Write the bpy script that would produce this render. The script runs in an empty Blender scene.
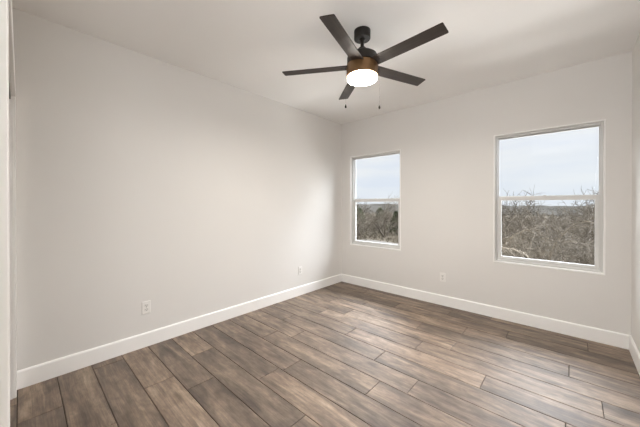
import bpy, bmesh, math, random
from mathutils import Vector, Matrix
sc = bpy.context.scene
COL = sc.collection
PI = math.pi

# ------------------------------------------------------------------ camera, world, lights, exposure
XL, XR, YB, H = -2.944, 0.418, 3.78, 2.74        # left wall, right wall, window wall, ceiling height
YR = -0.040                                       # face of the rear wall (holds the closet opening)

cam = bpy.data.cameras.new('camera')
cam.sensor_width = 36.0
cam.lens = 273.53 / 640 * 36.0
cam.shift_y = -7.5 / 640
cam.clip_start = 0.01
cam.clip_end = 2000
co = bpy.data.objects.new('camera', cam)
co.location = (0, 0, 1.328)
co.rotation_euler = (math.radians(90 - 0.18), 0, math.radians(42.425))
COL.objects.link(co)
sc.camera = co

world = bpy.data.worlds.new('overcast_sky')
sc.world = world
world.use_nodes = True
nt = world.node_tree
nt.nodes.clear()
def wn(kind, **kw):
    n = nt.nodes.new(kind)
    for k, v in kw.items(): setattr(n, k, v)
    return n
wl = nt.links.new
w_tc = wn('ShaderNodeTexCoord')
w_sep = wn('ShaderNodeSeparateXYZ'); wl(w_tc.outputs['Generated'], w_sep.inputs[0])
w_ramp = wn('ShaderNodeValToRGB'); wl(w_sep.outputs['Z'], w_ramp.inputs[0])
cr = w_ramp.color_ramp
cr.elements[0].position = 0.0; cr.elements[0].color = (0.665, 0.69, 0.725, 1)
cr.elements[1].position = 1.0; cr.elements[1].color = (1.20, 1.25, 1.32, 1)
e = cr.elements.new(0.05); e.color = (0.65, 0.68, 0.725, 1)
e = cr.elements.new(0.22); e.color = (0.70, 0.71, 0.735, 1)
w_map = wn('ShaderNodeMapping'); w_map.inputs['Scale'].default_value = (2.5, 2.5, 14)
wl(w_tc.outputs['Generated'], w_map.inputs[0])
w_noise = wn('ShaderNodeTexNoise'); w_noise.inputs['Scale'].default_value = 1.4; w_noise.inputs['Detail'].default_value = 4
wl(w_map.outputs[0], w_noise.inputs['Vector'])
w_cr = wn('ShaderNodeValToRGB'); wl(w_noise.outputs['Fac'], w_cr.inputs[0])
w_cr.color_ramp.elements[0].position = 0.36; w_cr.color_ramp.elements[0].color = (0.93, 0.955, 1.0, 1)
w_cr.color_ramp.elements[1].position = 0.66; w_cr.color_ramp.elements[1].color = (1.04, 1.03, 1.01, 1)
w_mul = wn('ShaderNodeMixRGB', blend_type='MULTIPLY'); w_mul.inputs[0].default_value = 1
wl(w_ramp.outputs[0], w_mul.inputs[1]); wl(w_cr.outputs[0], w_mul.inputs[2])
# the sun behind thin cloud: a broad bright patch of sky in front of the windows
w_dot = wn('ShaderNodeVectorMath', operation='DOT_PRODUCT')
el, az = math.radians(25), math.radians(30)
w_dot.inputs[1].default_value = (math.sin(az)*math.cos(el), math.cos(az)*math.cos(el), math.sin(el))
w_nrm = wn('ShaderNodeVectorMath', operation='NORMALIZE'); wl(w_tc.outputs['Generated'], w_nrm.inputs[0])
wl(w_nrm.outputs[0], w_dot.inputs[0])
w_gl = wn('ShaderNodeMapRange', interpolation_type='SMOOTHSTEP')
w_gl.inputs['From Min'].default_value = math.cos(math.radians(29)); w_gl.inputs['From Max'].default_value = 1.0
w_gl.inputs['To Min'].default_value = 1.0; w_gl.inputs['To Max'].default_value = 7.0
wl(w_dot.outputs['Value'], w_gl.inputs['Value'])
# the high sky in front of the windows, much brighter than the horizon
w_sep2 = wn('ShaderNodeSeparateXYZ'); wl(w_nrm.outputs[0], w_sep2.inputs[0])
w_gl2 = wn('ShaderNodeMapRange', interpolation_type='SMOOTHSTEP'); wl(w_sep2.outputs['Z'], w_gl2.inputs['Value'])
w_gl2.inputs['From Min'].default_value = 0.25; w_gl2.inputs['From Max'].default_value = 0.75
w_gl2.inputs['To Min'].default_value = 0.0; w_gl2.inputs['To Max'].default_value = 14.0
w_dir = wn('ShaderNodeVectorMath', operation='DOT_PRODUCT'); wl(w_nrm.outputs[0], w_dir.inputs[0]); w_dir.inputs[1].default_value = (0.15, 1.0, 0.0)
w_frn = wn('ShaderNodeMapRange', interpolation_type='SMOOTHSTEP'); wl(w_dir.outputs['Value'], w_frn.inputs['Value'])
w_frn.inputs['From Min'].default_value = 0.05; w_frn.inputs['From Max'].default_value = 0.50
w_bnd = wn('ShaderNodeMath', operation='MULTIPLY'); wl(w_gl2.outputs[0], w_bnd.inputs[0]); wl(w_frn.outputs[0], w_bnd.inputs[1])
w_sum = wn('ShaderNodeMath', operation='ADD'); wl(w_gl.outputs[0], w_sum.inputs[0]); wl(w_bnd.outputs[0], w_sum.inputs[1])
w_bg = wn('ShaderNodeBackground'); wl(w_mul.outputs[0], w_bg.inputs['Color']); wl(w_sum.outputs[0], w_bg.inputs['Strength'])
w_out = wn('ShaderNodeOutputWorld'); wl(w_bg.outputs[0], w_out.inputs['Surface'])

def area(name, loc, rot, sx, sy, power, color):
    l = bpy.data.lights.new(name, 'AREA'); l.shape = 'RECTANGLE'; l.size = sx; l.size_y = sy
    l.energy = power; l.color = color
    o = bpy.data.objects.new(name, l); o.location = loc; o.rotation_euler = rot; COL.objects.link(o)
    return o
# unseen fill lights added in the hall behind the camera to brighten the room
area('hall_up_fill', (-0.10, -1.20, 1.325), (math.radians(181), 0, 0), 1.0, 1.5, 70.0, (1.0, 0.99, 0.975))
area('hall_fill', (-0.30, -2.10, 1.40), (math.radians(97), 0, math.radians(12)), 1.5, 2.4, 5.0, (1.0, 0.985, 0.965))
# unseen soft fill added beside the camera, turned to the long wall
area('side_fill', (0.36, -0.215, 1.45), (math.radians(94), 0, math.radians(90)), 0.28, 1.8, 12.0, (1.0, 0.99, 0.98))
# unseen fill light below the sills, added to brighten the far ceiling
area('ceiling_fill', (-1.2, 4.85, -0.80), (math.radians(152), 0, math.radians(180)), 6.5, 1.5, 420.0, (1.0, 0.985, 0.96))

sc.view_settings.view_transform = 'Standard'
sc.view_settings.look = 'None'
sc.view_settings.exposure = 0.37
sc.view_settings.gamma = 1.0
sc.view_settings.use_curve_mapping = False
sc.cycles.max_bounces = 14
sc.cycles.diffuse_bounces = 8
sc.cycles.transparent_max_bounces = 16
sc.cycles.sample_clamp_indirect = 6
sc.cycles.caustics_reflective = False
sc.cycles.caustics_refractive = False

# ------------------------------------------------------------------ materials
class Mat:
    def __init__(s, name):
        s.m = bpy.data.materials.new(name); s.m.use_nodes = True
        s.t = s.m.node_tree; s.t.nodes.clear()
        s.out = s.n('ShaderNodeOutputMaterial')
    def n(s, kind, **kw):
        n = s.t.nodes.new(kind)
        for k, v in kw.items(): setattr(n, k, v)
        return n
    def l(s, a, b): s.t.links.new(a, b)
    def bsdf(s, color=(.8, .8, .8), rough=.5, spec=.5, metal=0.0):
        b = s.n('ShaderNodeBsdfPrincipled')
        b.inputs['Base Color'].default_value = (*color, 1)
        b.inputs['Roughness'].default_value = rough
        b.inputs['Specular IOR Level'].default_value = spec
        b.inputs['Metallic'].default_value = metal
        s.l(b.outputs[0], s.out.inputs['Surface']); s.b = b
        return b
    def noise(s, vec, scale, detail=3, rough=.5, dist=0.0):
        n = s.n('ShaderNodeTexNoise')
        n.inputs['Scale'].default_value = scale; n.inputs['Detail'].default_value = detail
        n.inputs['Roughness'].default_value = rough; n.inputs['Distortion'].default_value = dist
        if vec is not None: s.l(vec, n.inputs['Vector'])
        return n.outputs['Fac']
    def mapping(s, vec, scale=(1, 1, 1), loc=(0, 0, 0)):
        n = s.n('ShaderNodeMapping'); n.inputs['Scale'].default_value = scale; n.inputs['Location'].default_value = loc
        s.l(vec, n.inputs[0]); return n.outputs[0]
    def ramp(s, fac, stops):
        n = s.n('ShaderNodeValToRGB'); c = n.color_ramp
        while len(c.elements) < len(stops): c.elements.new(0.5)
        for e, (p, col) in zip(c.elements, stops):
            e.position = p; e.color = (*col, 1) if len(col) == 3 else col
        s.l(fac, n.inputs[0]); return n.outputs[0]
    def mix(s, a, b, fac, mode='MIX'):
        n = s.n('ShaderNodeMixRGB', blend_type=mode)
        for i, v in ((1, a), (2, b)):
            if isinstance(v, tuple): n.inputs[i].default_value = (*v, 1)
            else: s.l(v, n.inputs[i])
        if isinstance(fac, (int, float)): n.inputs[0].default_value = fac
        else: s.l(fac, n.inputs[0])
        return n.outputs[0]
    def math(s, op, a, b=None):
        n = s.n('ShaderNodeMath', operation=op)
        for i, v in enumerate((a, b)):
            if v is None: continue
            if isinstance(v, (int, float)): n.inputs[i].default_value = v
            else: s.l(v, n.inputs[i])
        return n.outputs[0]
    def bump(s, h, strength=.2, dist=.01):
        n = s.n('ShaderNodeBump'); n.inputs['Strength'].default_value = strength; n.inputs['Distance'].default_value = dist
        s.l(h, n.inputs['Height']); s.l(n.outputs[0], s.b.inputs['Normal'])
    def pos(s):
        return s.n('ShaderNodeNewGeometry').outputs['Position']
    def objc(s):
        return s.n('ShaderNodeTexCoord').outputs['Object']

def paint(name, col, rough, bump=.06, scale=260):
    m = Mat(name); m.bsdf(col, rough, .35)
    p = m.pos()
    n = m.noise(p, 1.3, 2)
    c = m.mix(tuple(x * .985 for x in col), tuple(min(1, x * 1.015) for x in col), n)
    m.l(c, m.b.inputs['Base Color'])
    if bump: m.bump(m.noise(p, scale, 2), bump, .002)
    return m.m
M_WALL = paint('wall_paint', (0.76, 0.748, 0.73), .75)
M_CEIL = paint('ceiling_paint', (0.90, 0.895, 0.885), .85, .10, 180)
M_TRIM = paint('white_trim_paint', (0.94, 0.938, 0.928), .42, 0)
M_VINYL = paint('shaded_white_vinyl', (0.70, 0.70, 0.69), .38, 0)  # white vinyl greyed so its backlit shade sits in the colour
M_PLATE = paint('white_plastic', (0.84, 0.83, 0.81), .3, 0)

def simple(name, col, rough, spec=.5, metal=0.0, var=.12, scale=20):
    m = Mat(name); m.bsdf(col, rough, spec, metal)
    n = m.noise(m.objc(), scale, 3)
    c = m.mix(tuple(x * (1 - var) for x in col), tuple(min(1, x * (1 + var)) for x in col), n)
    m.l(c, m.b.inputs['Base Color'])
    return m.m
M_DARK = simple('dark_slot', (0.05, 0.048, 0.045), .6)
M_SOCK = simple('socket_plastic', (0.74, 0.73, 0.71), .35, var=.03)
M_BRONZE = simple('oil_rubbed_bronze', (0.014, 0.011, 0.009), .42, .4, .2)
M_HOUSING = simple('brushed_bronze', (0.20, 0.112, 0.050), .42, .5, .5)  # the lamp's amber glow on the bronze is put into this colour
M_CHAIN = simple('aged_chain', (0.03, 0.028, 0.025), .8, .1, .0)
M_FOB = simple('dark_wood_fob', (0.006, 0.005, 0.004), .8, .05)
M_HEAD_SHADE = simple('grey_head_shade', (0.13, 0.125, 0.115), .5, .4, .3)
M_STEEL = simple('steel', (0.55, 0.54, 0.52), .35, .5, 1.0)

def blade_mat():
    m = Mat('espresso_wood_blade'); m.bsdf((.1, .08, .07), .5, .35)
    v = m.mapping(m.objc(), (1.2, 22, 22))
    n = m.noise(v, 3.0, 5, .6, .4)
    c = m.ramp(n, [(.30, (.023, .016, .013)), (.55, (.035, .025, .020)), (.75, (.054, .040, .032))])
    m.l(c, m.b.inputs['Base Color']); m.bump(n, .05, .002)
    return m.m
M_BLADE = blade_mat()

def glow_mat():
    m = Mat('lit_opal_glass')
    e = m.n('ShaderNodeEmission'); e.inputs['Strength'].default_value = 62.0
    p = m.objc()
    n = m.noise(p, 9, 2)
    m.l(m.ramp(n, [(.3, (1.0, .93, .83)), (.7, (1.0, .95, .87))]), e.inputs['Color'])
    g = m.n('ShaderNodeBsdfGlossy'); g.inputs['Roughness'].default_value = .2
    f = m.n('ShaderNodeFresnel'); f.inputs['IOR'].default_value = 1.3
    x = m.n('ShaderNodeMixShader'); m.l(f.outputs[0], x.inputs[0]); m.l(e.outputs[0], x.inputs[1]); m.l(g.outputs[0], x.inputs[2])
    m.l(x.outputs[0], m.out.inputs['Surface'])
    return m.m
M_GLOW = glow_mat()

def glass_mat():
    m = Mat('window_glass')
    t = m.n('ShaderNodeBsdfTransparent'); t.inputs['Color'].default_value = (.97, .98, .98, 1)
    g = m.n('ShaderNodeBsdfGlossy'); g.inputs['Roughness'].default_value = .02
    f = m.n('ShaderNodeFresnel'); f.inputs['IOR'].default_value = 1.2
    x = m.n('ShaderNodeMixShader'); m.l(f.outputs[0], x.inputs[0]); m.l(t.outputs[0], x.inputs[1]); m.l(g.outputs[0], x.inputs[2])
    m.l(x.outputs[0], m.out.inputs['Surface'])
    return m.m
M_GLASS = glass_mat()

def floor_mat():
    m = Mat('walnut_plank_floor'); m.bsdf((.2, .15, .12), .36, .85)
    a = m.n('ShaderNodeAttribute', attribute_name='plank')           # x, y = grain offset, z = tone
    sep = m.n('ShaderNodeSeparateXYZ'); m.l(a.outputs['Vector'], sep.inputs[0])
    off = m.n('ShaderNodeVectorMath', operation='SCALE'); m.l(a.outputs['Vector'], off.inputs[0]); off.inputs['Scale'].default_value = 37.0
    add = m.n('ShaderNodeVectorMath', operation='ADD'); m.l(m.pos(), add.inputs[0]); m.l(off.outputs[0], add.inputs[1])
    p = add.outputs[0]
    # wide figure, wandering along the board
    wide = m.noise(m.mapping(p, (1.0, 6.0, 1)), 1.5, 6, .58, .9)
    streak = m.noise(m.mapping(p, (1.1, 26, 1)), 1.6, 5, .6, .6)
    fibre = m.noise(m.mapping(p, (5, 190, 1)), 1.0, 3, .6, .2)
    blot = m.noise(m.mapping(p, (2.4, 6, 1)), 1.5, 5, .6, .9)
    base = m.ramp(wide, [(.27, (.060, .042, .034)), (.42, (.110, .080, .063)), (.56, (.165, .123, .096)), (.74, (.245, .188, .143))])
    st = m.ramp(streak, [(.30, (.62, .60, .58)), (.50, (.98, .98, .98)), (.72, (1.22, 1.20, 1.17))])
    c = m.mix(base, st, .75, 'MULTIPLY')
    fb = m.ramp(fibre, [(.28, (.70, .69, .68)), (.62, (1.10, 1.10, 1.10))])
    c = m.mix(c, fb, .9, 'MULTIPLY')
    bl = m.ramp(blot, [(.34, (.60, .57, .55)), (.60, (1.10, 1.10, 1.09))])
    c = m.mix(c, bl, .8, 'MULTIPLY')
    mot = m.noise(m.mapping(p, (7, 16, 1)), 1.6, 6, .72, .3)
    c = m.mix(c, m.ramp(mot, [(.36, (.74, .73, .72)), (.62, (1.16, 1.16, 1.15))]), .85, 'MULTIPLY')
    # knots
    vor = m.n('ShaderNodeTexVoronoi'); vor.inputs['Scale'].default_value = 1.0; vor.inputs['Randomness'].default_value = 1
    wob = m.n('ShaderNodeVectorMath', operation='ADD')
    nz = m.n('ShaderNodeTexNoise'); nz.inputs['Scale'].default_value = 7; m.l(p, nz.inputs['Vector'])
    sc_ = m.n('ShaderNodeVectorMath', operation='SCALE'); m.l(nz.outputs['Color'], sc_.inputs[0]); sc_.inputs['Scale'].default_value = .25
    m.l(m.mapping(p, (2.0, 4.6, 1)), wob.inputs[0]); m.l(sc_.outputs[0], wob.inputs[1])
    m.l(wob.outputs[0], vor.inputs['Vector'])
    kn = m.ramp(vor.outputs['Distance'], [(.05, (.50, .46, .43)), (.13, (.86, .85, .84)), (.22, (1, 1, 1))])
    c = m.mix(c, kn, .8, 'MULTIPLY')
    tone = m.ramp(sep.outputs['Z'], [(0, (.70, .70, .70)), (.35, (.88, .88, .88)), (.7, (1.08, 1.07, 1.06)), (1, (1.50, 1.48, 1.44))])
    c = m.mix(c, tone, 1.0, 'MULTIPLY')
    c = m.mix(c, (.975, .985, .955), 1.0, 'MULTIPLY')
    hs = m.n('ShaderNodeHueSaturation'); hs.inputs['Saturation'].default_value = 1.0; hs.inputs['Value'].default_value = 1.62
    m.l(c, hs.inputs['Color'])
    m.l(hs.outputs[0], m.b.inputs['Base Color'])
    r = m.math('MULTIPLY_ADD', streak, .16); r.node.inputs[2].default_value = .45
    m.l(r, m.b.inputs['Roughness'])
    m.bump(m.math('ADD', streak, m.math('MULTIPLY', fibre, .6)), .10, .002)
    return m.m
M_FLOOR = floor_mat()
M_GAP = simple('plank_gap', (.035, .027, .022), .8)

def bark(name, lo, mid, hi, scale=6):
    m = Mat(name); m.bsdf(mid, .9, .15)
    n = m.noise(m.pos(), scale, 3)
    m.l(m.ramp(n, [(.3, lo), (.5, mid), (.7, hi)]), m.b.inputs['Base Color'])
    return m.m
M_BARK = bark('grey_bark', (.085, .070, .056), (.15, .127, .104), (.23, .20, .17))
M_TWIG = bark('grey_brown_twigs', (.095, .078, .060), (.160, .134, .104), (.25, .214, .17), 3)
M_TWIG2 = bark('brown_twigs', (.072, .059, .044), (.125, .104, .079), (.195, .163, .127), 1.2)
M_LEAF = bark('dull_green_leaves', (.035, .045, .022), (.065, .078, .040), (.115, .12, .068), 2)
M_GRASS = bark('dry_grass', (.08, .066, .043), (.13, .109, .074), (.20, .172, .125), 2)
def ground_mat():
    m = Mat('dry_ground'); m.bsdf((.2, .16, .12), .95, .1)
    p = m.pos()
    n = m.noise(p, .35, 5, .6); k = m.noise(p, 4, 4, .6)
    c = m.ramp(n, [(.32, (.055, .044, .031)), (.5, (.085, .068, .048)), (.68, (.125, .102, .075))])
    c = m.mix(c, m.ramp(k, [(.3, (.7, .7, .7)), (.7, (1.2, 1.2, 1.2))]), .8, 'MULTIPLY')
    m.l(c, m.b.inputs['Base Color'])
    return m.m
M_GROUND = ground_mat()
M_PATH = bark('pale_gravel_path', (.075, .068, .058), (.10, .090, .078), (.125, .114, .10), 3)
M_BOUNCE = bark('pale_bounce_strip', (.52, .50, .46), (.62, .60, .56), (.70, .68, .64), 2)
def hill_mat():
    m = Mat('wooded_hills'); m.bsdf((.2, .2, .2), 1, 0)
    p = m.pos()
    n = m.noise(m.mapping(p, (1, 1, 3)), .05, 6, .65); k = m.noise(p, .4, 3)
    c = m.ramp(n, [(.35, (.050, .046, .040)), (.5, (.072, .067, .060)), (.65, (.10, .095, .087))])
    m.l(m.mix(c, m.ramp(k, [(.3, (.75, .75, .75)), (.7, (1.15, 1.15, 1.15))]), .7, 'MULTIPLY'), m.b.inputs['Base Color'])
    return m.m
M_HILL = hill_mat()

# ------------------------------------------------------------------ mesh helpers
def box(bm, x0, x1, y0, y1, z0, z1, bev=0.0):
    vs = [bm.verts.new((x, y, z)) for z in (z0, z1) for y in (y0, y1) for x in (x0, x1)]
    fs = [bm.faces.new([vs[i] for i in f]) for f in ((0, 2, 3, 1), (4, 5, 7, 6), (0, 1, 5, 4), (2, 6, 7, 3), (0, 4, 6, 2), (1, 3, 7, 5))]
    if bev:
        es = list({e for f in fs for e in f.edges})
        bmesh.ops.bevel(bm, geom=es, offset=bev, segments=2, profile=.5, affect='EDGES')
    return vs
def lathe(bm, prof, n=48, cx=0, cy=0, cap=True):
    rings = []
    for r, z in prof:
        rings.append([bm.verts.new((cx + r*math.cos(2*PI*i/n), cy + r*math.sin(2*PI*i/n), z)) for i in range(n)])
    for a, b in zip(rings, rings[1:]):
        for i in range(n):
            bm.faces.new((a[i], a[(i+1) % n], b[(i+1) % n], b[i]))
    if cap:
        bm.faces.new(list(reversed(rings[0]))); bm.faces.new(rings[-1])
def tube(bm, pts, radii, n=5, cap=True):
    rings = []
    for i, p in enumerate(pts):
        d = (pts[min(i+1, len(pts)-1)] - pts[max(i-1, 0)])
        if d.length < 1e-9: d = Vector((0, 0, 1))
        d.normalize()
        u = d.cross(Vector((.31, .22, .93)) if abs(d.z) < .9 else Vector((1, .2, 0))); u.normalize(); v = d.cross(u)
        rings.append([bm.verts.new(p + (u*math.cos(2*PI*k/n) + v*math.sin(2*PI*k/n))*radii[i]) for k in range(n)])
    for a, b in zip(rings, rings[1:]):
        for k in range(n):
            bm.faces.new((a[k], a[(k+1) % n], b[(k+1) % n], b[k]))
    if cap and n > 2:
        bm.faces.new(list(reversed(rings[0]))); bm.faces.new(rings[-1])
def obj(name, bm, mat, parent=None, smooth=False, loc=None, normals=True):
    if normals: bmesh.ops.recalc_face_normals(bm, faces=bm.faces)
    me = bpy.data.meshes.new(name); bm.to_mesh(me); bm.free()
    for x in (mat if isinstance(mat, (list, tuple)) else [mat]): me.materials.append(x)
    if smooth:
        for p in me.polygons: p.use_smooth = True
        try: me.set_sharp_from_angle(angle=math.radians(35))
        except Exception: pass
    o = bpy.data.objects.new(name, me); COL.objects.link(o)
    if parent is not None: o.parent = parent
    if loc is not None: o.location = loc
    return o
def empty(name, loc=(0, 0, 0), rz=0.0):
    o = bpy.data.objects.new(name, None); o.location = loc; o.rotation_euler = (0, 0, rz); o.empty_display_size = .1
    COL.objects.link(o); return o
def tag(o, label, cat, group=None, kind=None):
    if label: o['label'] = label
    if cat: o['category'] = cat
    if group: o['group'] = group
    if kind: o['kind'] = kind
    return o
def struct(o, label, cat):
    return tag(o, label, cat, kind='structure')
def dup(root, loc, rz, scale=1.0):
    r = root.copy(); COL.objects.link(r); r.location = loc; r.rotation_euler = (0, 0, rz)
    r.scale = (scale, scale, scale)
    for ch in list(root.children):
        c = ch.copy(); COL.objects.link(c); c.parent = r
        for g in ch.children:
            d = g.copy(); COL.objects.link(d); d.parent = c
    return r

# ------------------------------------------------------------------ the room
# window openings in the window wall: x0, x1, z0, z1
WIN = [(-2.760, -1.842, 0.656, 2.152), (-0.668, 0.251, 0.656, 2.152)]
TW = 0.16                                        # thickness of the window wall
CL0, CL1, CLH = -2.812, -1.200, 2.070            # closet opening in the rear wall
DR0, DR1, DRH = -0.640, 0.400, H+.2             # hall doorway behind the camera

def wall_with_holes(name, x0, x1, z0, z1, y0, y1, holes, mat):
    xs = sorted({x0, x1, *[h[0] for h in holes], *[h[1] for h in holes]})
    zs = sorted({z0, z1, *[h[2] for h in holes], *[h[3] for h in holes]})
    def solid(i, j):
        if not (0 <= i < len(xs)-1 and 0 <= j < len(zs)-1): return False
        cx, cz = (xs[i]+xs[i+1])/2, (zs[j]+zs[j+1])/2
        return not any(h[0] < cx < h[1] and h[2] < cz < h[3] for h in holes)
    bm = bmesh.new(); V = {}
    def v(i, j, y):
        k = (i, j, y)
        if k not in V: V[k] = bm.verts.new((xs[i], y, zs[j]))
        return V[k]
    for i in range(len(xs)-1):
        for j in range(len(zs)-1):
            if not solid(i, j): continue
            for y in (y0, y1):
                bm.faces.new((v(i, j, y), v(i+1, j, y), v(i+1, j+1, y), v(i, j+1, y)))
            for (di, dj, a, b) in ((-1, 0, (i, j), (i, j+1)), (1, 0, (i+1, j), (i+1, j+1)), (0, -1, (i, j), (i+1, j)), (0, 1, (i, j+1), (i+1, j+1))):
                if not solid(i+di, j+dj):
                    bm.faces.new((v(*a, y0), v(*b, y0), v(*b, y1), v(*a, y1)))
    return obj(name, bm, mat)

CLD = -0.80                                       # back of the closet
bm = bmesh.new(); box(bm, XL-.12, XL, CLD-.1, YB+TW, -.02, H+.1)
struct(obj('wall_left', bm, M_WALL), 'long plain off-white wall on the left side of the room', 'wall')
bm = bmesh.new(); box(bm, XR, XR+.12, YR-.12, YB+TW, -.02, H+.1)
struct(obj('wall_right', bm, M_WALL), 'narrow strip of off-white wall at the right edge', 'wall')
struct(wall_with_holes('wall_back', XL, XR, -.02, H+.1, YB, YB+TW, WIN, M_WALL), 'off-white wall holding the two windows', 'wall')
struct(wall_with_holes('wall_rear', XL, XR, -.02, H+.1, YR-.12, YR, [(CL0-.02, CL1+.02, -.02, CLH+.02), (DR0, XR, -.02, H+.1)], M_WALL),
       'rear wall with a closet opening at the far left edge', 'wall')
bm = bmesh.new()
box(bm, XL, CL1+.15, CLD-.1, CLD, -.02, H+.1)
box(bm, CL1+.03, CL1+.15, CLD, YR-.12, -.02, H+.1)
struct(obj('wall_closet', bm, M_WALL), 'inside walls of the closet behind the opening at left', 'wall')
bm = bmesh.new(); box(bm, XL, XR, CLD, YB, H, H+.1); box(bm, CL1+.15, XR, -2.2, CLD, H, H+.1)
struct(obj('ceiling', bm, M_CEIL), 'flat off-white ceiling', 'ceiling')

# floor: boards laid along X, each with its own grain offset and tone
PW, PL, Y0 = 0.2055, 1.22, 0.187
JOINT = {-1: -2.475, 0: -2.045, 1: -1.62, 2: -2.271, 3: -2.029, 4: -1.233, 5: -1.75, 6: -1.702, 7: -1.056, 8: -2.066, 9: -1.237,
         10: -1.701, 11: -1.059, 12: -0.811, 13: -1.223, 14: -0.819, 15: -0.473, 16: -1.094, 17: -1.9}
TONE = {(2, 0): .78, (2, 1): .72, (10, 1): .98, (9, 0): .35, (9, 1): .4, (9, 2): .5, (16, 0): .6, (16, 1): .6, (4, 0): .66, (12, 1): .92, (11, 1): .75, (12, 0): .7, (11, 2): .7, (3, 0): .25, (0, 0): .4, (1, 0): .3, (1, 1): .3, (13, 1): .85, (14, 1): .8, (15, 1): .6, (17, 0): .35, (17, 1): .35, (8, 0): .5, (8, 1): .5, (7, 1): .4, (7, 0): .35, (6, 1): .3}  # mid-floor boards lightened to carry window glare; the rest is board tone
rnd = random.Random(11)
bm = bmesh.new()
lay = bm.loops.layers.float_color.new('plank')
g = .0040
zt = 0.0
for row in range(-5, 18):
    ya, yb_ = Y0 + row*PW, Y0 + (row+1)*PW
    ya = max(ya, CLD); yb_ = min(yb_, YB)
    if yb_ - ya < .01: continue
    j0 = JOINT.get(row, rnd.uniform(-2.6, -1.5))
    js = [XL]
    x = j0
    while x - PL > XL + .06: x -= PL
    while x < XR:
        if x > XL + .06: js.append(x)
        x += PL
    js.append(XR)
    for k, (xa, xb) in enumerate(zip(js, js[1:])):
        col = (rnd.random(), rnd.random(), TONE.get((row, k), rnd.uniform(.08, .78)), 1)
        xa_, xb_, y1, y2 = xa+g*.5, xb-g*.5, ya+g*.5, yb_-g*.5
        e = .0030
        top = [bm.verts.new(p) for p in ((xa_+e, y1+e, zt), (xb_-e, y1+e, zt), (xb_-e, y2-e, zt), (xa_+e, y2-e, zt))]
        mid = [bm.verts.new(p) for p in ((xa_, y1, zt-.0018), (xb_, y1, zt-.0018), (xb_, y2, zt-.0018), (xa_, y2, zt-.0018))]
        low = [bm.verts.new((v.co.x, v.co.y, zt-.008)) for v in mid]
        fs = [bm.faces.new(top)]
        for A, B in ((mid, top), (low, mid)):
            for i in range(4): fs.append(bm.faces.new((A[i], A[(i+1) % 4], B[(i+1) % 4], B[i])))
        for f in fs:
            for lp in f.loops: lp[lay] = col
base = [bm.verts.new(p) for p in ((XL, CLD, zt-.007), (XR, CLD, zt-.007), (XR, YB, zt-.007), (XL, YB, zt-.007))]
fb = bm.faces.new(base); fb.material_index = 1
bb = [bm.verts.new((v.co.x, v.co.y, -.02)) for v in base]
f2 = bm.faces.new(list(reversed(bb))); f2.material_index = 1
for i in range(4):
    f = bm.faces.new((bb[i], bb[(i+1) % 4], base[(i+1) % 4], base[i])); f.material_index = 1
struct(obj('floor', bm, [M_FLOOR, M_GAP], normals=False), 'grey-brown wood plank floor laid toward the left wall', 'floor')
# hall floor outside the doorway behind the camera
bm = bmesh.new(); box(bm, CL1+.15, XR+.6, -2.2, CLD, -.02, 0)
struct(obj('floor_hall', bm, M_FLOOR), 'hall floor behind the camera', 'floor')

# baseboards with an eased top edge
BH, BT = 0.132, 0.016
def baseboard(name, a, b, nrm, label):
    """a, b: end points on the wall face, nrm: direction into the room"""
    a, b, n = Vector((*a, 0)), Vector((*b, 0)), Vector((*nrm, 0))
    prof = [(0, .0005), (BT, .0005), (BT, BH-.012), (BT-.003, BH-.005), (BT-.008, BH), (0, BH)]
    bm = bmesh.new()
    A = [bm.verts.new(a + n*d + Vector((0, 0, z))) for d, z in prof]
    B = [bm.verts.new(b + n*d + Vector((0, 0, z))) for d, z in prof]
    for i in range(len(prof)):
        j = (i+1) % len(prof); bm.faces.new((A[i], A[j], B[j], B[i]))
    bm.faces.new(A); bm.faces.new(list(reversed(B)))
    struct(obj(name, bm, M_TRIM), label, 'baseboard')
baseboard('baseboard_left', (XL, -.022), (XL, YB), (1, 0), 'white baseboard along the foot of the left wall')
baseboard('baseboard_back', (XL+BT, YB), (XR-BT, YB), (0, -1), 'white baseboard under the two windows')
baseboard('baseboard_right', (XR, YR), (XR, YB), (-1, 0), 'white baseboard at the right edge')

# closet opening: jambs and casing (trim)
bm = bmesh.new()
box(bm, CL0-.02, CL0, YR-.12, YR, 0, CLH)                 # far jamb
box(bm, CL1, CL1+.02, YR-.12, YR, 0, CLH)                 # near jamb
box(bm, CL0-.02, CL1+.02, YR-.12, YR, CLH, CLH+.02)       # head jamb
struct(obj('trim_1', bm, M_TRIM), 'white jamb lining the closet opening at the left edge', 'trim')
bm = bmesh.new()
cy0, cy1 = YR, -0.022
box(bm, XL+.001, CL0-.004, cy0, cy1, 0, CLH+.004, .003)
box(bm, CL1+.004, CL1+.094, cy0, cy1, 0, CLH+.004, .003)
box(bm, XL+.001, CL1+.094, cy0, cy1, CLH+.004, CLH+.094, .003)
struct(obj('trim_2', bm, M_TRIM), 'white casing around the closet opening at the left edge', 'trim')

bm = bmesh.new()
box(bm, CL0+.002, CL1-.002, YR-.085, YR-.004, CLH-.022, CLH-.001, .002)  # added strip; the soffit's shade is put into its dark grey
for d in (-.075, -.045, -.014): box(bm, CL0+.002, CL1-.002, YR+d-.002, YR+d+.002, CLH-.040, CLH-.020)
struct(obj('trim_3', bm, M_HEAD_SHADE), 'added grey track strip standing in for shade under the head of the closet opening', 'trim')

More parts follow.
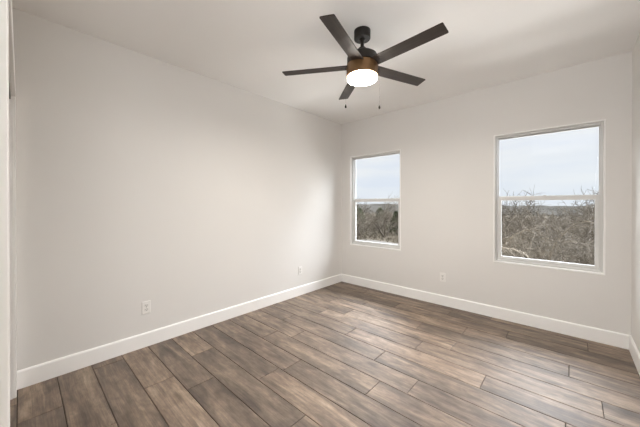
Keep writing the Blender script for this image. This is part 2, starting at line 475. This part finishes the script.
# ------------------------------------------------------------------ windows: single hung vinyl windows
def ring(bm, x0, x1, z0, z1, wl_, wr, wb, wt, y0, y1, bev=.0015):
    box(bm, x0, x0+wl_, y0, y1, z0, z1, bev); box(bm, x1-wr, x1, y0, y1, z0, z1, bev)
    box(bm, x0+wl_, x1-wr, y0, y1, z0, z0+wb, bev); box(bm, x0+wl_, x1-wr, y0, y1, z1-wt, z1, bev)
def window(name, x0, x1, z0, z1, label):
    r = empty(name, ((x0+x1)/2, YB, z0))
    ox, oz = (x0+x1)/2, z0
    struct(r, label, 'window')
    def part(nm, bm, mat, parent=r):
        bmesh.ops.translate(bm, vec=Vector((-ox, -YB, -oz)), verts=bm.verts)
        o = obj(nm, bm, mat, parent)
        return o
    bm = bmesh.new(); ring(bm, x0, x1, z0, z1, .013, .013, .013, .013, YB-.006, YB+.062, .002)
    part('casing', bm, M_TRIM)
    a0, a1, c0, c1 = x0+.013, x1-.013, z0+.013, z1-.013
    bm = bmesh.new(); ring(bm, a0, a1, c0, c1, .020, .020, .020, .022, YB+.045, YB+.125)
    # inner track lip that gives the frame its stepped edge
    ring(bm, a0+.001, a1-.001, c0+.001, c1-.001, .012, .012, .012, .012, YB+.034, YB+.047)
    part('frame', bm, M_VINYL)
    b0, b1, d0, d1 = a0+.020, a1-.020, c0+.020, c1-.022
    zm = z0 + .739
    up = bmesh.new(); ring(up, b0, b1, zm+.002, d1, .007, .007, .036, .008, YB+.092, YB+.116)
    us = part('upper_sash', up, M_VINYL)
    gm = bmesh.new(); box(gm, b0+.006, b1-.006, YB+.101, YB+.106, zm+.034, d1-.006); part('pane', gm, M_GLASS, us)
    lo = bmesh.new(); ring(lo, b0+.001, b1-.001, d0+.001, zm+.030, .034, .034, .036, .042, YB+.056, YB+.088)
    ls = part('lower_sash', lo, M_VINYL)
    gm = bmesh.new(); box(gm, b0+.034, b1-.034, YB+.069, YB+.074, d0+.030, zm-.011); part('pane', gm, M_GLASS, ls)
    lk = bmesh.new(); xm = (x0+x1)/2
    box(lk, xm-.028, xm+.028, YB+.060, YB+.086, zm+.0302, zm+.037, .002); box(lk, xm-.008, xm+.02, YB+.052, YB+.07, zm+.037, zm+.043, .002)
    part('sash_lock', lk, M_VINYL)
    return r
window('window_1', *WIN[0], 'white single-hung window nearer the room corner, overlooking bare trees')
window('window_2', *WIN[1], 'white single-hung window at right, overlooking a tangled thicket')

# ------------------------------------------------------------------ electrical outlets
def outlet():
    r = empty('wall_outlet')
    bm = bmesh.new(); box(bm, -.036, .036, -.006, 0, -.058, .058, .003); obj('cover_plate', bm, M_PLATE, r)
    for s in (1, -1):
        bm = bmesh.new()
        pts = []
        for i in range(24):
            t = 2*PI*i/24; x = .0172*math.cos(t); z = .0172*math.sin(t); z = max(-.0135, min(.0135, z)); pts.append((x, z))
        f = [bm.verts.new((x, -.0088, z + s*.0195)) for x, z in pts]; k = [bm.verts.new((x, -.0055, z + s*.0195)) for x, z in pts]
        bm.faces.new(f)
        for i in range(24): bm.faces.new((f[i], f[(i+1) % 24], k[(i+1) % 24], k[i]))
        so = obj('socket', bm, M_SOCK, r)
        bm = bmesh.new()
        box(bm, -.0075, -.0050, -.0096, -.0086, s*.0195-.001, s*.0195+.008); box(bm, .0050, .0075, -.0096, -.0086, s*.0195-.0005, s*.0195+.007)
        box(bm, -.0025, .0025, -.0096, -.0086, s*.0195-.0105, s*.0195-.0055, .001)
        obj('slots', bm, M_DARK, so)
    bm = bmesh.new()
    f = [bm.verts.new((.0035*math.cos(2*PI*i/14), -.0075, .0035*math.sin(2*PI*i/14))) for i in range(14)]
    k = [bm.verts.new((v.co.x, -.0055, v.co.z)) for v in f]; bm.faces.new(f)
    for i in range(14): bm.faces.new((f[i], f[(i+1) % 14], k[(i+1) % 14], k[i]))
    obj('screw', bm, M_STEEL, r)
    return r
o1 = outlet(); o1.location = (XL, 0.795, 0.366); o1.rotation_euler = (0, 0, PI/2)
o2 = dup(o1, (XL, 2.785, 0.364), PI/2)
o3 = dup(o1, (-1.245, YB, 0.370), 0)
tag(o1, 'white duplex outlet low on the left wall, nearer the closet opening', 'outlet', 'wall outlets')
tag(o2, 'white duplex outlet low on the left wall, near the far room corner', 'outlet', 'wall outlets')
tag(o3, 'white duplex outlet on the window wall, between the two windows', 'outlet', 'wall outlets')

# ------------------------------------------------------------------ ceiling fan
FX, FY = -1.247, 1.872
fan = empty('ceiling_fan', (FX, FY, H))
tag(fan, 'dark bronze five-blade ceiling fan with a lit drum light and two pull chains', 'ceiling fan')
def zz(z): return z - H
bm = bmesh.new(); lathe(bm, [(.066, zz(2.7395)), (.066, zz(2.734)), (.066, zz(2.677)), (.063, zz(2.672)), (.028, zz(2.671)), (.020, zz(2.664))]); obj('canopy', bm, M_BRONZE, fan, True)
bm = bmesh.new(); lathe(bm, [(.0145, zz(2.672)), (.0145, zz(2.575))], 24); obj('downrod', bm, M_BRONZE, fan, True)
bm = bmesh.new(); lathe(bm, [(.022, zz(2.606)), (.030, zz(2.600)), (.034, zz(2.580)), (.050, zz(2.572)), (.052, zz(2.560))], 32); obj('yoke_cover', bm, M_BRONZE, fan, True)
bm = bmesh.new(); lathe(bm, [(.050, zz(2.562)), (.095, zz(2.552)), (.118, zz(2.536)), (.122, zz(2.522)), (.122, zz(2.474)), (.112, zz(2.472))]); obj('motor_housing', bm, M_BRONZE, fan, True)
bm = bmesh.new(); lathe(bm, [(.100, zz(2.473)), (.124, zz(2.464)), (.127, zz(2.458)), (.127, zz(2.371)), (.124, zz(2.367)), (.100, zz(2.366))]); obj('switch_housing', bm, M_HOUSING, fan, True)
bm = bmesh.new(); lathe(bm, [(.106, zz(2.368)), (.117, zz(2.366)), (.119, zz(2.363)), (.119, zz(2.352)), (.117, zz(2.344)), (.108, zz(2.339)), (.080, zz(2.336)), (.035, zz(2.335))]); obj('light_diffuser', bm, M_GLOW, fan, True)['label'] = 'glowing white drum diffuser'

ll = bpy.data.lights.new('fan_lamp', 'AREA'); ll.shape = 'DISK'; ll.size = .20; ll.energy = 20.0; ll.color = (1.0, .95, .88)
lo_ = bpy.data.objects.new('fan_lamp', ll); lo_.location = (0, 0, zz(2.3335)); lo_.parent = fan; COL.objects.link(lo_)

def blade(ang):
    b = bmesh.new()
    r0, r1, w0, w1, t = .085, .660, .051, .051, .006
    out = []
    def corner(cx, cy, rr, a0, a1, n=4):
        return [(cx + rr*math.cos(a0 + (a1-a0)*i/n), cy + rr*math.sin(a0 + (a1-a0)*i/n)) for i in range(n+1)]
    out += [(r0, -w0)]
    out += corner(r1-.008, -w1+.008, .008, -PI/2, 0) + corner(r1-.008, w1-.008, .008, 0, PI/2)
    out += [(r0, w0)]
    top = [b.verts.new((x, y, t/2)) for x, y in out]; bot = [b.verts.new((x, y, -t/2)) for x, y in out]
    b.faces.new(top); b.faces.new(list(reversed(bot)))
    n = len(out)
    for i in range(n): b.faces.new((bot[i], bot[(i+1) % n], top[(i+1) % n], top[i]))
    o = obj('blade', b, M_BLADE, fan)
    o.location = (0, 0, zz(2.453))
    d_ = math.radians(160)                         # the rotor hangs very slightly out of level
    tilt = Matrix.Rotation(.0182, 3, Vector((-math.sin(d_), math.cos(d_), 0)))
    o.rotation_euler = (tilt @ Matrix.Rotation(math.radians(ang), 3, 'Z') @ Matrix.Rotation(math.radians(-10), 3, 'X')).to_euler()
    b = bmesh.new()
    box(b, .070, .185, -.022, .022, .003, .0075, .001)
    for sx, sy in ((.12, -.012), (.12, .012), (.165, 0)):
        lathe(b, [(.005, -.0032), (.005, -.0058), (.003, -.0064)], 10, sx, sy)
    obj('blade_bracket', b, M_BRONZE, o)
for k in range(5): blade(213 + 72*k)

def chain(dx, dy, zt_, zb):
    b = bmesh.new()
    z = zt_
    pts = []
    tube(b, [Vector((dx*.8, dy*.8, zz(zt_))), Vector((dx, dy, zz(zt_)))], [.004, .003], 8)
    tube(b, [Vector((dx, dy, zz(zt_))), Vector((dx, dy, zz(zb+.02)))], [.0004, .0004], 5)
    while z > zb + .026:
        bmesh.ops.create_icosphere(b, subdivisions=1, radius=.0008, matrix=Matrix.Translation((dx, dy, zz(z)))); z -= .006
    c = obj('pull_chain', b, M_CHAIN, fan)
    b = bmesh.new(); lathe(b, [(.0025, zz(zb+.027)), (.005, zz(zb+.022)), (.0085, zz(zb+.010)), (.0085, zz(zb+.004)), (.005, zz(zb-.002))], 16, dx, dy)
    obj('fob', b, M_FOB, c, True)['label'] = 'dark bronze bell-shaped pull fob'
R_, U_ = Vector((math.cos(math.radians(42.4)), math.sin(math.radians(42.4)))), Vector((-math.sin(math.radians(42.4)), math.cos(math.radians(42.4))))
for s, z in ((-.133, 2.118), (.140, 2.112)):
    p = R_*s; chain(p.x, p.y, 2.43, z)

# ------------------------------------------------------------------ outdoors
GZ = -1.15
def gz(x, y):
    return GZ + .12*math.sin(x*.35+1.2)*math.cos(y*.28) - .010*max(0, y-22) - max(0, y-60)*.01 + .05*math.sin(x*1.3+y*.9)
bm = bmesh.new()
xs = [-140+4*i for i in range(0, 26)] + [-36+1.2*i for i in range(0, 48)] + [22+6*i for i in range(0, 12)]
ys = [4.2+.9*i for i in range(0, 36)] + [38+4*i for i in range(0, 30)]
G = [[bm.verts.new((x, y, gz(x, y))) for x in xs] for y in ys]
for j in range(len(ys)-1):
    for i in range(len(xs)-1): bm.faces.new((G[j][i], G[j][i+1], G[j+1][i+1], G[j+1][i]))
struct(obj('ground', bm, M_GROUND, smooth=True), 'dry brown ground outside the windows', 'ground')
# pale gravel drive crossing below the corner window
bm = bmesh.new()
rows = []
for i in range(16):
    x = -22 + i*1.0
    yc = 14.4 + .10*(x+12) + .3*math.sin(x*.5)
    rows.append([bm.verts.new((x, yc+d, gz(x, yc+d)+.03)) for d in (-1.4, -.7, 0, .7, 1.4)])
for a, b in zip(rows, rows[1:]):
    for i in range(4): bm.faces.new((a[i], b[i], b[i+1], a[i+1]))
struct(obj('path', bm, M_PATH, smooth=True), 'pale gravel drive outside the corner window', 'path')
# unseen pale strip below the sills, added to bounce daylight onto the ceiling
bm = bmesh.new()
rows = []
for i in range(17):
    x = -9 + i
    rows.append([bm.verts.new((x, y + .25*math.sin(x*1.7), gz(x, y)+.05)) for y in (4.15, 4.8, 5.4, 6.0, 6.6)])
for a, b in zip(rows, rows[1:]):
    for i in range(4): bm.faces.new((a[i], b[i], b[i+1], a[i+1]))
struct(obj('bounce_strip', bm, M_BOUNCE, smooth=True), 'unseen pale bounce strip added right outside the window wall', 'ground')
# wooded ridges at the horizon
def ridge(dist, a0, a1, h0, amp, seed):
    rr = random.Random(seed); ph = [rr.uniform(0, 6.28) for _ in range(8)]
    bm = bmesh.new(); prev = None; N = 150
    for i in range(N+1):
        a = math.radians(a0 + (a1-a0)*i/N)
        h = h0 + amp*(math.sin(a*7+ph[0])*.6 + math.sin(a*17+ph[1])*.3 + math.sin(a*43+ph[2])*.18 + math.sin(a*131+ph[3])*.12 + rr.uniform(-.1, .1))
        d = []
        for q, (dd, hh) in enumerate(((0, -14), (dist*.06, h*.55-3), (dist*.14, h), (dist*.4, h-4))):
            R0 = dist + dd
            d.append(bm.verts.new((-R0*math.sin(a), R0*math.cos(a), hh)))
        if prev:
            for k in range(3): bm.faces.new((prev[k], d[k], d[k+1], prev[k+1]))
        prev = d
    return obj('hills', bm, M_HILL, smooth=True)
struct(ridge(150, -25, 60, -0.2, 0.6, 3), 'low wooded rise beyond the trees', 'hills')
struct(ridge(420, -30, 65, 1.9, 2.0, 5), 'pale distant hills on the horizon', 'hills')

def tree_meshes(seed, height, spread, trunks, depth, twig_r, droop=.0, n1=(3, 5), leaf=0, dense=1.0, base_r=.06):
    """A bare multi-stemmed tree: returns bmeshes of the stems and of the twigs."""
    rr = random.Random(seed)
    bt, bw = bmesh.new(), bmesh.new()
    def grow(p, d, length, rad, lev):
        n = 4 if lev < 2 else 3
        pts, rads = [p.copy()], [rad]
        q, dd = p.copy(), d.copy()
        for i in range(n):
            dd = dd + Vector((rr.gauss(0, .20), rr.gauss(0, .20), rr.gauss(0, .16) - droop*(.3 + lev*.5)*(i/n)))
            dd.normalize()
            q = q + dd*(length/n)
            pts.append(q.copy()); rads.append(max(twig_r*.6, rad*(1 - .62*(i+1)/n)))
        tube(bt if lev == 0 else bw, pts, rads, 6 if lev == 0 else (4 if lev == 1 else 3), cap=lev < 2)
        if lev >= depth: return
        k = max(2, int(round(rr.randint(*n1)*dense)))
        for c in range(k):
            t = rr.uniform(.3, 1.0) if c else 1.0
            i = min(n-1, int(t*n)); f = t*n - i
            s = pts[i].lerp(pts[i+1], f)
            base = (pts[i+1]-pts[i]).normalized()
            side = Vector((rr.gauss(0, 1), rr.gauss(0, 1), rr.gauss(.15, .7))); side.normalize()
            nd = (base*rr.uniform(.45, 1.0) + side*rr.uniform(.5, 1.0)).normalized()
            grow(s, nd, length*rr.uniform(.50, .80), max(twig_r, rads[i]*rr.uniform(.45, .7)), lev+1)
    for s in range(trunks):
        a = 2*PI*s/trunks + rr.uniform(-.5, .5)
        d = Vector((math.cos(a)*spread, math.sin(a)*spread, 1)).normalized()
        grow(Vector((math.cos(a)*.06, math.sin(a)*.06, -.1)), d, height*rr.uniform(.42, .55), base_r*rr.uniform(.6, 1), 0)
    return bt, bw
def make_tree(name, seed, twig_mat, **kw):
    r = empty(name)
    bt, bw = tree_meshes(seed, **kw)
    obj('stem', bt, M_BARK, r, normals=False); obj('twigs', bw, twig_mat, r, normals=False)['kind'] = 'stuff'
    return r
rnd = random.Random(5)
# thicket close outside the right window
shrubs = [make_tree('bare_shrub', 100+i, M_TWIG if i % 2 else M_TWIG2, height=2.5, spread=.75, trunks=5, depth=3, twig_r=.0042, droop=.16, n1=(4, 6), base_r=.035) for i in range(3)]
G1 = [(-1.9, 7.4), (-.95, 7.0), (.15, 7.2), (.95, 7.9), (-1.5, 8.8), (-.35, 8.6), (.65, 9.4), (-2.4, 9.8), (-1.1, 10.3), (.1, 10.6), (1.2, 10.9)]
for i, (x, y) in enumerate(G1):
    src = shrubs[i % 3]
    o = src if i < 3 else dup(src, (0, 0, 0), 0)
    o.location = (x, y, gz(x, y)); o.rotation_euler = (0, 0, rnd.uniform(0, 6.28)); s = rnd.uniform(.84, 1.0); o.scale = (s, s, s)
    tag(o, 'bare grey-brown shrub in the near tangled thicket outside the right window', 'shrub', 'near thicket outside the right window')
# trees further out, seen through either window
trees = [make_tree('bare_tree', 200+i, M_TWIG if i != 1 else M_TWIG2, height=3.1, spread=.5, trunks=3, depth=3, twig_r=.009, droop=.05, n1=(4, 6), base_r=.08) for i in range(3)]
n_t = 0
def put_tree(x, y, s, label, group):
    global n_t
    src = trees[n_t % 3]
    o = src if n_t < 3 else dup(src, (0, 0, 0), 0)
    n_t += 1
    o.location = (x, y, gz(x, y)); o.rotation_euler = (0, 0, rnd.uniform(0, 6.28)); o.scale = (s, s, s)
    tag(o, label, 'tree', group)
LA = 'bare grey-brown tree beyond the pale drive, seen through the corner window'
for (x, y, s) in [(-12.6, 18.6, 1.0), (-10.6, 19.2, .95), (-13.9, 20.2, 1.0), (-11.7, 21.0, 1.05), (-15.2, 22.0, 1.05), (-13.2, 22.6, 1.0), (-11.4, 23.5, 1.0),
                  (-16.8, 24.6, 1.0), (-15.0, 25.0, 1.1), (-13.2, 26.2, 1.0), (-18.3, 28, 1.1), (-16, 29, 1.1), (-14.4, 29.5, 1.1)]:
    put_tree(x, y, s, LA, 'trees outside the corner window')
LB = 'bare tree further off behind the near thicket outside the right window'
for (x, y, s) in [(-2.6, 13.5, .84), (-1.0, 13.2, .82), (.6, 13.8, .84), (-1.9, 15.6, .9), (-.2, 15.9, .88), (1.3, 16.4, .9), (-3.2, 18, .95), (-1.2, 18.5, .95), (.6, 19, .95),
                  (-2.9, 20.8, .98), (-.4, 21, .98), (1.5, 21, .98), (-2.6, 26.5, 1.0), (-.4, 27, 1.0), (-5, 28, 1.05), (1.2, 28.5, 1.0),
                  (-3.6, 23, 1.0), (-1.6, 24, .95), (.5, 23.6, 1.0), (2.0, 24.5, 1.0)]:
    put_tree(x, y, s*1.14, LB, 'trees behind the near thicket')
# green cedars among the bare trees
def cedar(x, y, h, seed, label):
    rr = random.Random(seed); r = empty('cedar_tree', (x, y, gz(x, y)), rr.uniform(0, 6.28))
    bm = bmesh.new(); tube(bm, [Vector((0, 0, -.1)), Vector((.05, 0, h*.5)), Vector((0, .05, h*.9))], [.09, .06, .02], 6); obj('trunk', bm, M_BARK, r)
    bm = bmesh.new()
    for i in range(900):
        t = rr.random()**.8; a = rr.uniform(0, 6.28); z = h*(.08 + .92*t)
        R0 = (h*.36*(1-t)**.7 + .08)*rr.uniform(.55, 1.05)
        p = Vector((R0*math.cos(a), R0*math.sin(a), z)); s = rr.uniform(.05, .11)
        u = Vector((rr.gauss(0, 1), rr.gauss(0, 1), rr.gauss(0, 1))).normalized(); v = u.orthogonal().normalized()
        vs = [bm.verts.new(p + u*s*1.5), bm.verts.new(p + v*s*.5), bm.verts.new(p - u*s*.7), bm.verts.new(p - v*s*.5)]
        bm.faces.new(vs)
    obj('foliage', bm, M_LEAF, r, normals=False)['kind'] = 'stuff'
    tag(r, label, 'tree', 'green cedars')
cedar(-15.6, 22.9, 2.1, 1, 'dull green cedar at the left among bare trees in the corner window')
cedar(-11.3, 22.4, 2.0, 2, 'dull green cedar at the right among bare trees in the corner window')
cedar(-14.1, 24.4, 2.2, 3, 'dull green cedar behind the middle bare trees in the corner window')
# arching main limbs standing out of the near thicket
def limb(pts, r0, r1, label, seed):
    rr = random.Random(seed); bm = bmesh.new()
    P = [Vector(p) for p in pts]; Q = []
    for i in range(len(P)-1):
        p0, p1, p2, p3 = P[max(i-1, 0)], P[i], P[i+1], P[min(i+2, len(P)-1)]
        for k in range(5):
            t = k/5
            Q.append(.5*((2*p1) + (p2-p0)*t + (2*p0-5*p1+4*p2-p3)*t*t + (3*p1-p0-3*p2+p3)*t**3))
    Q.append(P[-1])
    tube(bm, Q, [r0 + (r1-r0)*i/(len(Q)-1) for i in range(len(Q))], 6)
    r = obj('arching_branch', bm, M_TWIG2, normals=False)
    bm = bmesh.new()
    for i in range(4, len(Q)-1):
        for c in range(3):
            d = Vector((rr.gauss(0, .6), rr.gauss(0, .5), rr.gauss(-.15, .6))).normalized(); L = rr.uniform(.25, .7)
            pts2 = [Q[i], Q[i]+d*L*.5+Vector((0, 0, -.02)), Q[i]+d*L+Vector((0, 0, -.14*L-.03))]
            tube(bm, pts2, [.006, .004, .0025], 3, False)
    obj('twigs', bm, M_TWIG2, r, normals=False)['kind'] = 'stuff'
    tag(r, label, 'branch', 'arching branches in the thicket')
limb([(-1.25, 6.5, gz(-1.25, 6.5)-.05), (-1.08, 6.4, .15), (-.90, 6.3, .62), (-.62, 6.25, .86), (-.35, 6.2, .80), (-.1, 6.2, .66)], .015, .006, 'pale arching branch at the left middle of the right window', 1)
limb([(-.35, 6.6, gz(-.35, 6.6)-.05), (-.28, 6.5, .3), (-.1, 6.4, .80), (.15, 6.35, 1.06), (.33, 6.3, .98), (.55, 6.3, .75)], .016, .006, 'arching branch rising at the right side of the right window', 2)
# dry grass
def grass_tuft(x, y, n, h, spread, seed, label):
    rr = random.Random(seed); bm = bmesh.new()
    for i in range(n):
        a = rr.uniform(0, 6.28); d = rr.uniform(.15, 1)*spread; hh = h*rr.uniform(.6, 1.05)
        b0 = Vector((rr.gauss(0, .07), rr.gauss(0, .07), -.05))
        pts = [b0 + Vector((math.cos(a)*d*t**1.7, math.sin(a)*d*t**1.7, hh*(t - .32*t**3)*1.25)) for t in (0, .35, .7, 1)]
        tube(bm, pts, [.006, .006, .005, .002], 3, False)
    o = obj('grass_clump', bm, M_GRASS, normals=False, loc=(x, y, gz(x, y)))
    tag(o, label, 'grass', None, 'thing')
grass_tuft(.22, 5.9, 90, 1.25, .75, 1, 'tall pale dry grass clump at the lower right of the right window')
grass_tuft(-.30, 6.3, 50, .8, .6, 2, 'dry grass clump under the middle of the right window')
rr = random.Random(9); bm = bmesh.new()
for i in range(5200):
    if rr.random() < .45: y = rr.uniform(5.5, 12); x = rr.uniform(-.24*y-.4, .12*y+.4); h = rr.uniform(.25, .75)
    else: y = rr.uniform(12, 30); x = rr.uniform(-.78*y, -.44*y); h = rr.uniform(.1, .35)
    if x < -6 and abs(y - (14.4 + .10*(x+12))) < 1.5: continue
    p = Vector((x, y, gz(x, y)-.03)); t = Vector((rr.gauss(0, .18), rr.gauss(0, .18), h))
    w = Vector((.008 + .0006*y, 0, 0))
    bm.faces.new([bm.verts.new(v) for v in (p-w, p+w, p+t*.6+w*.6, p+t, p+t*.6-w*.6)])
tag(obj('grass', bm, M_GRASS, normals=False), 'low dry grass and weeds covering the ground outside', 'grass', None, 'stuff')
